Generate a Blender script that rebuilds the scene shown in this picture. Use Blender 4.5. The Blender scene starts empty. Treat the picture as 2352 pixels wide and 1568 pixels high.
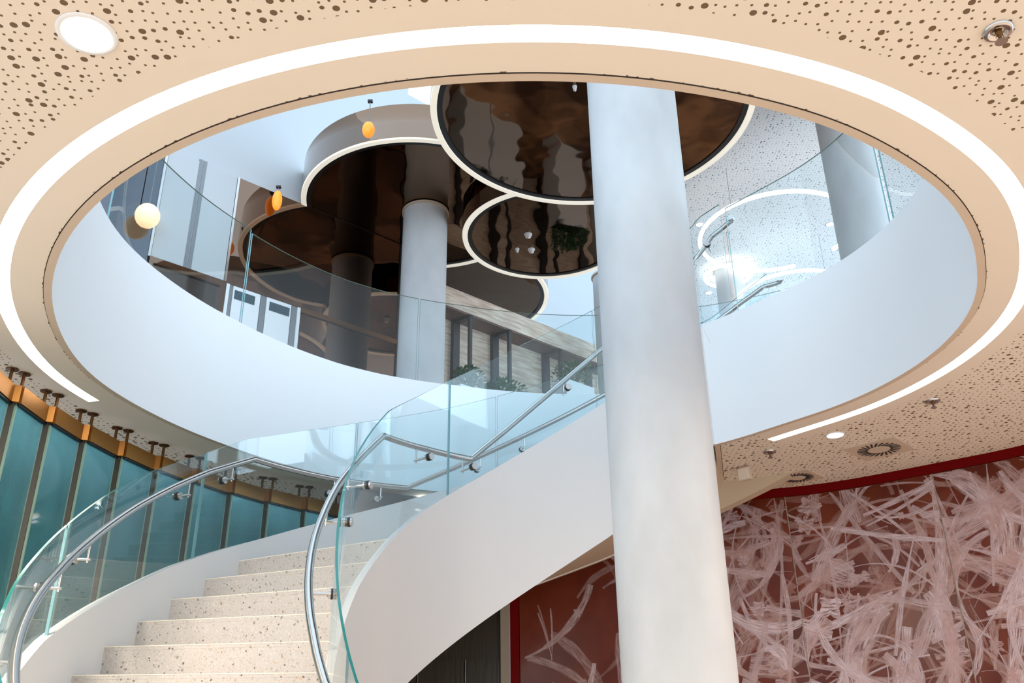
import bpy, bmesh, math, random
from mathutils import Vector, Matrix
from mathutils.geometry import delaunay_2d_cdt
random.seed(7)
C_ = bpy.context.scene.collection
sc = bpy.context.scene
E = 1.61                      # eye height above the lower floor
sin, cos, rad = math.sin, math.cos, math.radians

# ------------------------------------------------------------------ camera
cam_d = bpy.data.cameras.new('camera'); cam = bpy.data.objects.new('camera', cam_d); C_.objects.link(cam)
cam_d.sensor_width = 36; cam_d.lens = 2150/2352*36; cam_d.clip_start = .05; cam_d.clip_end = 300
R = Matrix(((0.9999208, 0.0125818, 0), (0.0053944, -0.4287104, -0.9034259), (-0.0113667, 0.9033544, -0.4287443))).to_4x4()
cam.matrix_world = Matrix.Translation((0, 0, E)) @ Matrix(((R[0][0], R[0][1], -R[0][2], 0), (R[1][0], R[1][1], R[1][2], 0), (R[2][0], R[2][1], R[2][2], 0), (0, 0, 0, 1)))
sc.camera = cam
# ------------------------------------------------------------------ world, exposure
w = bpy.data.worlds.new('daylight'); sc.world = w; w.use_nodes = True
wn = w.node_tree.nodes; bg = wn['Background']; bg.inputs[0].default_value = (.66, .83, 1, 1); bg.inputs[1].default_value = 1.9
sc.view_settings.view_transform = 'Standard'; sc.view_settings.look = 'None'; sc.view_settings.gamma = 1
sc.view_settings.use_curve_mapping = False; sc.view_settings.exposure = 0.0
sc.cycles.max_bounces = 12; sc.cycles.transparent_max_bounces = 24; sc.cycles.glossy_bounces = 5; sc.cycles.diffuse_bounces = 5
sc.cycles.caustics_reflective = False; sc.cycles.sample_clamp_indirect = 6

def area_lamp(name, loc, size, power, col, direction=(0, 0, -1), size_y=None):
    l = bpy.data.lights.new(name, 'AREA'); l.energy = power; l.color = col; l.size = size
    if size_y: l.shape = 'RECTANGLE'; l.size_y = size_y
    o = bpy.data.objects.new(name, l); C_.objects.link(o); o.location = loc
    o.rotation_euler = Vector(direction).to_track_quat('-Z', 'Y').to_euler()
    return o
WARM = (1, .86, .71)
LOW = 2.404 + E               # underside of the gallery slab
UP = 3.45 + E                 # gallery floor
TOP = 7.62 + E                # gallery ceiling
# added unseen warm lamps to brighten the lower hall, behind and beside the viewer
for i, (x, y, p_) in enumerate([(-4.2, -1.5, 125), (0, -2.6, 120), (4.2, -1.5, 130), (-2.9, 2.9, 165), (5.2, 2.4, 160), (5.6, 5.2, 230)]):
    area_lamp('lower_hall_fill', (x, y, LOW-.03), .8, p_, WARM)
# world daylight enters open sides; unseen cool lamps added to brighten the gallery
area_lamp('added_front_fill', (1, -5.7, UP+2.1), 14, 420, (.74, .87, 1), (0, 1, -.12), 3.8)
area_lamp('added_side_fill', (9.3, 8.5, UP+2.0), 11, 420, (.74, .87, 1), (-1, 0, .12), 3.6)

# ------------------------------------------------------------------ materials
def srgb(r, g, b):
    f = lambda c: ((c/255+.055)/1.055)**2.4 if c/255 > .04045 else c/255/12.92
    return (f(r), f(g), f(b), 1)
def mat(name, col, rough=.5, metal=0., spec=.5, coat=0., emit=None, es=0.):
    m = bpy.data.materials.new(name); m.use_nodes = True; p = m.node_tree.nodes['Principled BSDF']
    p.inputs['Base Color'].default_value = col; p.inputs['Roughness'].default_value = rough
    p.inputs['Metallic'].default_value = metal; p.inputs['Specular IOR Level'].default_value = spec
    p.inputs['Coat Weight'].default_value = coat
    if emit: p.inputs['Emission Color'].default_value = emit; p.inputs['Emission Strength'].default_value = es
    return m
def N(m, t, **kw):
    n = m.node_tree.nodes.new(t)
    for k, v in kw.items(): setattr(n, k, v)
    return n
def L(m, a, b): m.node_tree.links.new(a, b)
def P(m): return m.node_tree.nodes['Principled BSDF']
def mathn(m, op, a, b=None):
    n = N(m, 'ShaderNodeMath', operation=op)
    for i, v in enumerate((a, b)):
        if v is None: continue
        if isinstance(v, (int, float)): n.inputs[i].default_value = v
        else: L(m, v, n.inputs[i])
    return n.outputs[0]
def noise_col(m, c1, c2, scale, detail=4, stretch=(1, 1, 1), lo=.35, hi=.65, sock='Base Color'):
    tc = N(m, 'ShaderNodeTexCoord'); mp = N(m, 'ShaderNodeMapping'); mp.inputs['Scale'].default_value = stretch
    L(m, tc.outputs['Object'], mp.inputs[0]); nz = N(m, 'ShaderNodeTexNoise'); nz.inputs['Scale'].default_value = scale; nz.inputs['Detail'].default_value = detail
    L(m, mp.outputs[0], nz.inputs['Vector']); cr = N(m, 'ShaderNodeValToRGB')
    cr.color_ramp.elements[0].position = lo; cr.color_ramp.elements[0].color = c1
    cr.color_ramp.elements[1].position = hi; cr.color_ramp.elements[1].color = c2
    L(m, nz.outputs[0], cr.inputs[0]); L(m, cr.outputs[0], P(m).inputs[sock]); return mp, cr
def bump(m, scale, strength, dist=.01, stretch=(1, 1, 1), detail=2):
    tc = N(m, 'ShaderNodeTexCoord'); mp = N(m, 'ShaderNodeMapping'); mp.inputs['Scale'].default_value = stretch
    L(m, tc.outputs['Object'], mp.inputs[0]); nz = N(m, 'ShaderNodeTexNoise'); nz.inputs['Scale'].default_value = scale; nz.inputs['Detail'].default_value = detail
    L(m, mp.outputs[0], nz.inputs['Vector']); b = N(m, 'ShaderNodeBump'); b.inputs['Strength'].default_value = strength; b.inputs['Distance'].default_value = dist
    L(m, nz.outputs[0], b.inputs['Height']); L(m, b.outputs[0], P(m).inputs['Normal'])

def perforated(name, plaster, hole, dots=True, scale=23., k=1.15):
    m = mat(name, plaster, .75, spec=.2)
    if not dots: return m
    tc = N(m, 'ShaderNodeTexCoord'); sp = N(m, 'ShaderNodeSeparateXYZ'); L(m, tc.outputs['Object'], sp.inputs[0])
    cb = N(m, 'ShaderNodeCombineXYZ'); L(m, sp.outputs[0], cb.inputs[0]); L(m, sp.outputs[1], cb.inputs[1])
    vo = N(m, 'ShaderNodeTexVoronoi', voronoi_dimensions='2D'); vo.inputs['Scale'].default_value = scale; vo.inputs['Randomness'].default_value = .55
    L(m, cb.outputs[0], vo.inputs['Vector'])
    sx = N(m, 'ShaderNodeSeparateColor'); L(m, vo.outputs['Color'], sx.inputs[0])
    big = mathn(m, 'MULTIPLY', mathn(m, 'GREATER_THAN', sx.outputs[0], .90), .085*k)
    mid = mathn(m, 'MULTIPLY', mathn(m, 'GREATER_THAN', sx.outputs[0], .67), .070*k)
    r = mathn(m, 'ADD', mathn(m, 'ADD', big, mid), .108*k)
    ins = mathn(m, 'LESS_THAN', vo.outputs['Distance'], r)
    mx = N(m, 'ShaderNodeMix', data_type='RGBA'); L(m, ins, mx.inputs[0]); mx.inputs[6].default_value = plaster; mx.inputs[7].default_value = hole
    L(m, mx.outputs[2], P(m).inputs['Base Color'])
    return m
PLASTER = srgb(240, 229, 214)
M_plain = mat('ceiling_plaster', PLASTER, .75, spec=.2)
M_trim = mat('edge_trim_paint', srgb(214, 196, 176), .6, spec=.2)
M_perf = perforated('perforated_plaster', PLASTER, srgb(118, 98, 76))
M_perf_up = perforated('gallery_perforated_plaster', srgb(232, 238, 242), srgb(110, 124, 140), scale=24, k=1.0)
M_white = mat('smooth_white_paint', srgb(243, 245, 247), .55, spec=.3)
M_white_shaded = mat('stringer_shaded_white', srgb(226, 225, 224), .55, spec=.3)  # same white paint as the fascia, with the stringer's dimmer light in its colour
M_white_gloss = mat('white_wall_paint', srgb(198, 203, 206), .3, spec=.4)
bump(M_white_gloss, 1.2, .25, .02)
M_groove = mat('dark_joint', srgb(70, 58, 48), .8)
M_led = mat('light_diffuser', (1, 1, 1, 1), .5, emit=(1, .93, .84, 1), es=6)
M_led_side = mat('light_channel_paint', (.9, .88, .84, 1), .5)
M_steel = mat('brushed_steel', (.62, .60, .58, 1), .22, 1)
M_dark_rubber = mat('black_rubber', (.02, .02, .02, 1), .5)
M_gold = mat('bronze_metal', srgb(170, 118, 60), .36, .8); 
M_gold_dark = mat('dark_bronze_metal', srgb(110, 74, 40), .4, .8)
M_black = mat('black_metal', (.012, .014, .018, 1), .35)
M_mirror = mat('bronze_mirror', (.165, .105, .07, 1), .04, 1)
bump(M_mirror, 2.2, .35, .03, detail=1)
M_mirror_wall = mat('bronze_glass', (.23, .15, .11, 1), .02, 1)
bump(M_mirror_wall, 1.1, .16, .02, detail=1)
M_mirror_side = mat('tinted_mirror_band', (.27, .175, .12, 1), .05, 1)
bump(M_mirror_side, 2.0, .2, .02, detail=1)
M_mirror_grey = mat('grey_mirror_glass', (.14, .15, .17, 1), .03, 1)
bump(M_mirror_grey, 1.1, .16, .02, detail=1)
M_darkglass = mat('dark_blue_glass', (.02, .07, .10, 1), .06, spec=.8)
M_rim = mat('light_rim', srgb(236, 232, 216), .4, emit=(1, .97, .86, 1), es=.55)
M_ring = mat('ring_light_tube', (1, 1, 1, 1), .4, emit=(1, .95, .88, 1), es=3.2)
M_amber = mat('amber_reflection_glow', srgb(255, 150, 50), .3, emit=(1, .30, .03, 1), es=.9)
M_wire = mat('cable', (.25, .27, .3, 1), .5)
M_red = mat('dark_red_frame', srgb(104, 0, 0), .5, spec=.08)
M_strip = mat('grey_metal_strip', srgb(138, 142, 146), .35, .3)
M_grey_frame = mat('warm_grey_frame', srgb(150, 138, 122), .5)
M_olive = mat('dark_olive_door', srgb(48, 40, 26), .35); bump(M_olive, 4, .3, .01, (8, 8, .6))
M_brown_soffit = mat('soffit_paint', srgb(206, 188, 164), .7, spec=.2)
M_leaf = mat('leaf', (.03, .12, .04, 1), .45)
M_leaf2 = mat('leaf_pale', (.08, .2, .09, 1), .45)
M_planter = mat('white_planter', srgb(225, 232, 238), .4)
M_soil = mat('soil', (.05, .035, .025, 1), .9)
M_frame = mat('black_brown_frame', (.02, .018, .018, 1), .35)
M_floor2 = mat('gallery_floor_sun_patches', (.3, .22, .17, 1), .35)
noise_col(M_floor2, (.12, .06, .035, 1), (.75, .42, .22, 1), 1.1, 9, lo=.42, hi=.66)  # painted copper and dark patches stand in for sunlit floor in the mirrors

# column plaster: slightly mottled light concrete
M_col = mat('column_plaster', srgb(226, 228, 230), .5, spec=.35)
noise_col(M_col, srgb(194, 196, 198), srgb(212, 214, 216), 2.2, 5, (1, 1, .5)); bump(M_col, 9, .08, .01, detail=5)

# terrazzo
def terrazzo(name, base, chips, rough=.35):
    m = mat(name, base, rough)
    tc = N(m, 'ShaderNodeTexCoord'); col = None
    nz = N(m, 'ShaderNodeTexNoise'); nz.inputs['Scale'].default_value = 14; nz.inputs['Detail'].default_value = 6; L(m, tc.outputs['Object'], nz.inputs['Vector'])
    dis = N(m, 'ShaderNodeMix', data_type='VECTOR'); dis.inputs[0].default_value = .035
    L(m, tc.outputs['Object'], dis.inputs[4]); L(m, nz.outputs['Color'], dis.inputs[5])
    prev = None
    for i, (scale, thr, c) in enumerate(chips):
        vo = N(m, 'ShaderNodeTexVoronoi'); vo.inputs['Scale'].default_value = scale; vo.inputs['Randomness'].default_value = 1
        L(m, dis.outputs[1], vo.inputs['Vector'])
        s = N(m, 'ShaderNodeSeparateColor'); L(m, vo.outputs['Color'], s.inputs[0])
        pick = mathn(m, 'GREATER_THAN', s.outputs[i % 3], thr)
        near = mathn(m, 'LESS_THAN', vo.outputs['Distance'], .36)
        f = mathn(m, 'MULTIPLY', pick, near)
        mx = N(m, 'ShaderNodeMix', data_type='RGBA'); L(m, f, mx.inputs[0]); mx.inputs[7].default_value = c
        if prev is None: mx.inputs[6].default_value = base
        else: L(m, prev, mx.inputs[6])
        prev = mx.outputs[2]
    L(m, prev, P(m).inputs['Base Color']); return m
M_step = terrazzo('terrazzo', srgb(202, 194, 186), [(120, .45, srgb(188, 176, 168)), (75, .6, srgb(212, 202, 196)), (60, .8, srgb(178, 172, 164)), (52, .93, srgb(150, 142, 132)), (90, .92, srgb(204, 176, 146)), (70, .965, srgb(112, 104, 96))])
M_nose = mat('step_nosing', srgb(240, 232, 214), .3)
M_floor = terrazzo('hall_terrazzo', srgb(206, 192, 176), [(60, .6, srgb(180, 168, 156)), (35, .8, srgb(150, 142, 134))])

# wood
M_wood = mat('pale_grained_wood', (.4, .3, .25, 1), .45)
mp, cr = noise_col(M_wood, srgb(186, 158, 136), srgb(240, 226, 208), 3.0, 8, (1, 1, 9), .3, .7)
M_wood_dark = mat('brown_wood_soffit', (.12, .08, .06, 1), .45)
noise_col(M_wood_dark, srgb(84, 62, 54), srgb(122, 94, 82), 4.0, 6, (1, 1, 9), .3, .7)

# clear glass sheet, green on its edges
def glass_mat(name, tint, refl=.06):
    m = bpy.data.materials.new(name); m.use_nodes = True; nt = m.node_tree; nt.nodes.remove(P(m)); out = nt.nodes['Material Output']
    tr = N(m, 'ShaderNodeBsdfTransparent'); tr.inputs[0].default_value = tint
    gl = N(m, 'ShaderNodeBsdfGlossy'); gl.inputs['Roughness'].default_value = .01; gl.inputs[0].default_value = (.95, .98, 1, 1)
    lw = N(m, 'ShaderNodeLayerWeight'); lw.inputs[0].default_value = .5
    f = mathn(m, 'ADD', mathn(m, 'MULTIPLY', mathn(m, 'POWER', lw.outputs['Facing'], 4.5), .85), refl)
    mx = N(m, 'ShaderNodeMixShader'); L(m, f, mx.inputs[0]); L(m, tr.outputs[0], mx.inputs[1]); L(m, gl.outputs[0], mx.inputs[2]); L(m, mx.outputs[0], out.inputs[0])
    return m
M_glass = glass_mat('clear_glass', (.945, .985, .99, 1), .04)
M_edge = mat('green_glass_edge', (.0, .16, .15, 1), .12, spec=.8)
M_edge_pale = mat('pale_glass_edge', (.25, .50, .54, 1), .2, spec=.7)

# fluted teal glass
M_teal = mat('fluted_teal_glass', (.02, .12, .14, 1), .16, spec=.9, coat=.6)
mp, cr = noise_col(M_teal, (.035, .20, .23, 1), (.20, .64, .68, 1), .9, 3, (1, 1, .5), .3, .75)
P(M_teal).inputs['Metallic'].default_value = .25
def flute(m):
    uv = N(m, 'ShaderNodeUVMap'); wv = N(m, 'ShaderNodeTexWave', wave_type='BANDS', bands_direction='X'); wv.inputs['Scale'].default_value = 34
    L(m, uv.outputs[0], wv.inputs['Vector']); b = N(m, 'ShaderNodeBump'); b.inputs['Strength'].default_value = .55; b.inputs['Distance'].default_value = .004
    nz = N(m, 'ShaderNodeTexNoise'); nz.inputs['Scale'].default_value = 30; nz.inputs['Detail'].default_value = 2; L(m, uv.outputs[0], nz.inputs['Vector'])
    a = mathn(m, 'ADD', wv.outputs['Fac'], mathn(m, 'MULTIPLY', nz.outputs[0], .6)); L(m, a, b.inputs['Height']); L(m, b.outputs[0], P(m).inputs['Normal'])
flute(M_teal)
M_teal_edge = mat('glass_panel_edge', srgb(150, 178, 160), .25)
M_dark_post = mat('dark_post', (.03, .027, .02, 1), .5)
M_greywall = mat('dark_grey_wall', srgb(62, 62, 64), .35)

# red-brown lacquered panel
M_mural = mat('red_brown_lacquer', srgb(110, 40, 26), .24, spec=.3)
noise_col(M_mural, srgb(76, 22, 10), srgb(118, 50, 26), 1.6, 5, (1, 1, 1), .3, .7)
def stroke_mat():
    m = bpy.data.materials.new('white_paint_stroke'); m.use_nodes = True; p = P(m); out = m.node_tree.nodes['Material Output']
    p.inputs['Base Color'].default_value = srgb(216, 182, 176); p.inputs['Roughness'].default_value = .45
    uv = N(m, 'ShaderNodeUVMap'); sp = N(m, 'ShaderNodeSeparateXYZ'); L(m, uv.outputs[0], sp.inputs[0])
    cb = N(m, 'ShaderNodeCombineXYZ'); L(m, mathn(m, 'MULTIPLY', sp.outputs[0], 1.6), cb.inputs[0]); L(m, mathn(m, 'MULTIPLY', sp.outputs[1], 9), cb.inputs[1])
    nz = N(m, 'ShaderNodeTexNoise'); nz.inputs['Scale'].default_value = 1.6; nz.inputs['Detail'].default_value = 5; L(m, cb.outputs[0], nz.inputs['Vector'])
    a = N(m, 'ShaderNodeValToRGB'); a.color_ramp.elements[0].position = .34; a.color_ramp.elements[1].position = .56
    a.color_ramp.elements[0].color = (.05, .05, .05, 1); a.color_ramp.elements[1].color = (.74, .74, .74, 1)
    L(m, nz.outputs[0], a.inputs[0])
    # frayed sides: v in 0..1
    wn_ = N(m, 'ShaderNodeTexWhiteNoise', noise_dimensions='1D'); L(m, mathn(m, 'FLOOR', sp.outputs[1]), wn_.inputs['W'])
    mxc = N(m, 'ShaderNodeMix', data_type='RGBA'); L(m, wn_.outputs['Value'], mxc.inputs[0]); mxc.inputs[6].default_value = srgb(206, 158, 146); mxc.inputs[7].default_value = srgb(226, 206, 212)
    L(m, mxc.outputs[2], p.inputs['Base Color'])
    v = mathn(m, 'FRACT', sp.outputs[1]); e = mathn(m, 'SUBTRACT', .5, mathn(m, 'ABSOLUTE', mathn(m, 'SUBTRACT', v, .5)))
    ed = mathn(m, 'MINIMUM', mathn(m, 'MULTIPLY', e, 7), 1.)
    al = mathn(m, 'MULTIPLY', mathn(m, 'MULTIPLY', a.outputs[0], ed), mathn(m, 'ADD', mathn(m, 'MULTIPLY', wn_.outputs['Value'], .75), .35))
    L(m, al, p.inputs['Alpha']); return m
M_stroke = stroke_mat()

# ------------------------------------------------------------------ mesh helpers
class MB:
    def __init__(s): s.v = []; s.f = []; s.mi = []; s.mats = []; s.uv = {}; s.sm = []
    def m(s, mt):
        if mt not in s.mats: s.mats.append(mt)
        return s.mats.index(mt)
    def add(s, vs, fs, mt, smooth=False, uvs=None):
        b = len(s.v); s.v += [tuple(x) for x in vs]; k = s.m(mt)
        for j, f in enumerate(fs):
            if uvs: s.uv[len(s.f)] = [uvs[i] for i in f]
            s.f.append([b+i for i in f]); s.mi.append(k); s.sm.append(smooth)
    def box(s, c, size, mt, ax=None):
        ax = ax or ((1, 0, 0), (0, 1, 0), (0, 0, 1)); vs = []
        for dx in (-.5, .5):
            for dy in (-.5, .5):
                for dz in (-.5, .5):
                    vs.append([c[k]+dx*size[0]*ax[0][k]+dy*size[1]*ax[1][k]+dz*size[2]*ax[2][k] for k in range(3)])
        s.add(vs, [(0, 1, 3, 2), (4, 6, 7, 5), (0, 4, 5, 1), (2, 3, 7, 6), (0, 2, 6, 4), (1, 5, 7, 3)], mt)
    def tube(s, pts, r, mt, n=12, closed=False, caps=True):
        pts = [Vector(p) for p in pts]; k = len(pts); vs = []; ref = None
        for i, p in enumerate(pts):
            a = pts[(i-1) % k] if (closed or i > 0) else p; b = pts[(i+1) % k] if (closed or i < k-1) else p
            t = (b-a).normalized()
            if ref is None: ref = Vector((0, 0, 1)) if abs(t.z) < .9 else Vector((1, 0, 0))
            u = ref - t*ref.dot(t); u.normalize(); ref = u; v = t.cross(u)
            rr = r[i] if isinstance(r, (list, tuple)) else r
            sc_ = 1.0
            if 0 < i < k-1 and not closed:
                cs = (p-a).normalized().dot((b-p).normalized()); sc_ = 1/max(.6, math.sqrt((1+cs)/2))
            for j in range(n):
                an = 2*math.pi*j/n; vs.append(p+(u*cos(an)+v*sin(an))*rr)
        fs = []
        for i in range(k if closed else k-1):
            for j in range(n):
                a = i*n+j; b = i*n+(j+1) % n; c = ((i+1) % k)*n+(j+1) % n; d = ((i+1) % k)*n+j; fs.append((a, b, c, d))
        s.add(vs, fs, mt, True)
        if caps and not closed:
            s.add(vs[:n], [tuple(range(n))[::-1]], mt); s.add(vs[-n:], [tuple(range(n))], mt)
    def cyl(s, a, b, r, mt, n=24): s.tube([a, b], r, mt, n)
    def lathe(s, c, prof, mt, n=32, smooth=True):   # prof: [(r, z)], axis z
        vs = []; k = len(prof)
        for r, z in prof:
            for j in range(n): vs.append((c[0]+r*cos(2*math.pi*j/n), c[1]+r*sin(2*math.pi*j/n), c[2]+z))
        s.add(vs, [(i*n+j, i*n+(j+1) % n, (i+1)*n+(j+1) % n, (i+1)*n+j) for i in range(k-1) for j in range(n)], mt, smooth)
    def sweep(s, secs, mts, closed=False, caps=True, smooth=True, capmat=None):
        """secs: list of rings (lists of pts, same length); mts: material per side"""
        n = len(secs[0])
        for j in range(n):
            vs = []; fs = []
            for q in secs: vs += [q[j], q[(j+1) % n]]
            k = len(secs)
            for i in range(k if closed else k-1):
                a = 2*i; b = 2*((i+1) % k); fs.append((a, b, b+1, a+1))
            s.add(vs, fs, mts[j] if isinstance(mts, (list, tuple)) else mts, smooth)
        if caps and not closed:
            m0 = capmat or (mts[0] if isinstance(mts, (list, tuple)) else mts)
            s.add(secs[0], [tuple(range(n))], m0); s.add(secs[-1], [tuple(range(n))[::-1]], m0)
    def build(s, name, parent=None, local=None):
        me = bpy.data.meshes.new(name)
        off = Vector(local) if local else Vector((0, 0, 0))
        me.from_pydata([tuple(Vector(v)-off) for v in s.v], [], s.f)
        for mt in s.mats: me.materials.append(mt)
        me.polygons.foreach_set('material_index', s.mi); me.polygons.foreach_set('use_smooth', s.sm)
        if s.uv:
            ul = me.uv_layers.new(name='UVMap')
            for fi, us in s.uv.items():
                p = me.polygons[fi]
                for li, u in zip(p.loop_indices, us): ul.data[li].uv = u
        me.validate(); me.update()
        bm = bmesh.new(); bm.from_mesh(me)
        if not s.uv and s.doweld: bmesh.ops.remove_doubles(bm, verts=bm.verts, dist=1e-5)
        bmesh.ops.recalc_face_normals(bm, faces=bm.faces); bm.to_mesh(me); bm.free()
        o = bpy.data.objects.new(name, me); C_.objects.link(o)
        if parent: o.parent = parent
        elif local: o.location = off
        return o
    doweld = False
def tag(o, label=None, cat=None, group=None, kind=None):
    for k, v in (('label', label), ('category', cat), ('group', group), ('kind', kind)):
        if v: o[k] = v
    return o
def empty(name, loc, label, cat, group=None, rz=0):
    o = bpy.data.objects.new(name, None); C_.objects.link(o); o.location = loc; o.rotation_euler = (0, 0, rz); o.empty_display_size = .1
    return tag(o, label, cat, group)
def part(mb, name, root, label=None):
    """a part whose mesh is given in world coordinates"""
    o = mb.build(name); o.parent = root
    off = Vector(root.location); p = root.parent
    while p: off += Vector(p.location); p = p.parent
    o.data.transform(Matrix.Translation(-off))
    if label: o['label'] = label
    return o
def copy_tree(o, parent=None):
    c = o.copy(); C_.objects.link(c); c.parent = parent
    for ch in list(o.children): copy_tree(ch, c)
    return c
def interp(tab, x):
    if x <= tab[0][0]:
        (a, b), (c, d) = tab[0], tab[1]
    elif x >= tab[-1][0]:
        (a, b), (c, d) = tab[-2], tab[-1]
    else:
        for (a, b), (c, d) in zip(tab[:-1], tab[1:]):
            if a <= x <= c: break
    return b+(d-b)*(x-a)/(c-a)
def frange(a, b, n): return [a+(b-a)*i/(n-1) for i in range(n)]

# ------------------------------------------------------------------ plan geometry
CX, CY = .8526, 5.0439        # centre of the stair helix
def pt(t, r, z): return (CX+r*sin(rad(t)), CY+r*cos(rad(t)), z)
OC, OR = (.038, 5.496), 2.726 # round opening
# radius of the opening edge about the stair centre, by azimuth
def circ_r(t):
    dx, dy = sin(rad(t)), cos(rad(t)); ex, ey = CX-OC[0], CY-OC[1]
    b = dx*ex+dy*ey; c = ex*ex+ey*ey-OR*OR; return -b+math.sqrt(b*b-c)
FARL = [(-75, 3.575), (-68, 3.57), (-60, 3.56), (-50, 3.57), (-42, 3.575), (-35, 3.55), (-29, 3.51), (-23, 3.47), (-16, 3.46), (0, 3.45), (30, 3.45)]
RIGHT = [(20.5, 2.075), (22.8, 2.05), (29, 1.965), (36, 1.885), (43, 1.85), (54, 1.825), (68, 1.795), (85, 1.775), (104, 1.765), (118, 1.755), (130, 1.79), (137, 1.82), (146.5, 1.868), (152.5, 1.90), (159.3, 1.95), (169, 2.04), (176.6, 2.115), (186, 2.21)]
def open_r(t):                # t from -75..30 (far side) or 29..285 (right, near and left)
    return interp(FARL, t)
edge_far = [(t, interp(FARL, t)) for t in frange(-75, 18, 62)]+[(18, 3.10)]
edge_rest = []
for t in frange(20.5, 285, 178):
    tt = t if t <= 180 else t-360
    c = circ_r(tt)
    if t < 130: r = interp(RIGHT, t)
    elif t < 186: u = min(1, max(0, (t-166)/20)); u = u*u*(3-2*u); r = interp(RIGHT, t)*(1-u)+c*u
    elif t > 270: u = (t-270)/15; r = c*(1-u)+interp(FARL, -75)*u
    else: r = c
    edge_rest.append((tt, r))
def smooth(tr, n=2):
    for _ in range(n): tr = [tr[0]]+[(tr[i][0], (tr[i-1][1]+2*tr[i][1]+tr[i+1][1])/4) for i in range(1, len(tr)-1)]+[tr[-1]]
    return tr
edge_rest = smooth(edge_rest, 14)
open_poly = [Vector(pt(t, r, 0)[:2]) for t, r in edge_far]+[Vector(pt(t, r, 0)[:2]) for t, r in edge_rest[:-1]]
NO = len(open_poly)
def offset_poly(poly, d):     # outward offset; poly runs clockwise (azimuth grows), outside = left side of travel
    out = []; n = len(poly)
    for i in range(n):
        a, p, b = poly[i-1], poly[i], poly[(i+1) % n]
        t1 = (p-a).normalized(); t2 = (b-p).normalized(); n1 = Vector((-t1.y, t1.x)); n2 = Vector((-t2.y, t2.x))
        m_ = n1+n2
        if m_.length < 1e-6: m_ = n1
        m_.normalize(); out.append(p+m_*d/max(.5, m_.dot(n1)))
    return out
def inside(p, poly):
    c = False; n = len(poly)
    for i in range(n):
        a, b = poly[i], poly[i-1]
        if (a.y > p.y) != (b.y > p.y) and p.x < (b.x-a.x)*(p.y-a.y)/(b.y-a.y)+a.x: c = not c
    return c
i_corner_in = len(edge_far)           # index of the corner where the stair's inner side meets the slab
trim_poly = offset_poly(open_poly, .045)
# light strip runs along the edge from the right of the opening round the near side to the left
rest_idx = list(range(i_corner_in, NO))
def az(i): return edge_far[i][0] if i < i_corner_in else edge_rest[i-i_corner_in][0]
def nearest_idx(x, y, d):
    q = offset_poly(open_poly, d); return min(range(NO), key=lambda i: (q[i]-Vector((x, y))).length)
i0 = nearest_idx(1.98, 6.93, .2); i1 = nearest_idx(-2.90, 5.95, .2)
arc = list(range(i0, NO))+(list(range(0, i1+1)) if i1 < i_corner_in else [])
if i1 >= i_corner_in: arc = list(range(i0, i1+1))
def arc_pts(d): q = offset_poly(open_poly, d); return [q[i] for i in arc]
strip_in, strip_out = arc_pts(.2), arc_pts(.285)
strip_poly = strip_in+strip_out[::-1]
plain_idx = arc+[i for i in range(0, i_corner_in-1) if edge_far[i][0] < -14 and i not in arc]
qa, qb = offset_poly(open_poly, .05), offset_poly(open_poly, .40)
plain_poly = [qa[i] for i in plain_idx]+[qb[i] for i in plain_idx][::-1]

def cdt_faces(loops, keep, cell):
    vs = []; es = []
    for lp in loops:
        b = len(vs); vs += [Vector(p) for p in lp]; es += [(b+i, b+(i+1) % len(lp)) for i in range(len(lp))]
    V_, E_, F_, *_r = delaunay_2d_cdt(vs, es, [], 0, 1e-6)
    return V_, F_
def ceiling_mesh(name, z, rect, hole_polys, zones, default):
    x0, y0, x1, y1 = rect
    rl = [Vector(p) for p in ((x0, y0), (x1, y0), (x1, y1), (x0, y1))]
    V_, F_ = cdt_faces([rl]+hole_polys+[q for q, _ in zones], None, 0)
    mb = MB(); mb.doweld = True; groups = {}
    for f in F_:
        c = sum((V_[i] for i in f), Vector((0, 0)))/len(f)
        if any(inside(c, h) for h in hole_polys): continue
        mt = default
        for q, m_ in zones:
            if inside(c, q): mt = m_; break
        groups.setdefault(mt.name, (mt, []))[1].append([tuple(V_[i]) for i in f])
    for mt, fl in groups.values():
        for f in fl: mb.add([(p[0], p[1], z) for p in f], [tuple(range(len(f)))], mt)
    return mb
RECT = (-9, -6, 10, 15)
mb = ceiling_mesh('ceiling', LOW, RECT, [trim_poly, strip_poly], [(plain_poly, M_plain)], M_perf)
ceil = tag(mb.build('ceiling'), kind='structure')
# slab edge: white fascia round the opening, its painted underside trim and the joint
def ring(poly_a, za, poly_b, zb): return poly_a, za, poly_b, zb
mb = MB()
secs = []
inn = open_poly; out = offset_poly(open_poly, .05)
n = NO
def band(mb, A, za, B, zb, mt, smooth_=True):
    vs = [(p.x, p.y, za) for p in A]+[(p.x, p.y, zb) for p in B]; k = len(A)
    mb.add(vs, [(i, (i+1) % k, k+(i+1) % k, k+i) for i in range(k)], mt, smooth_)
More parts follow.
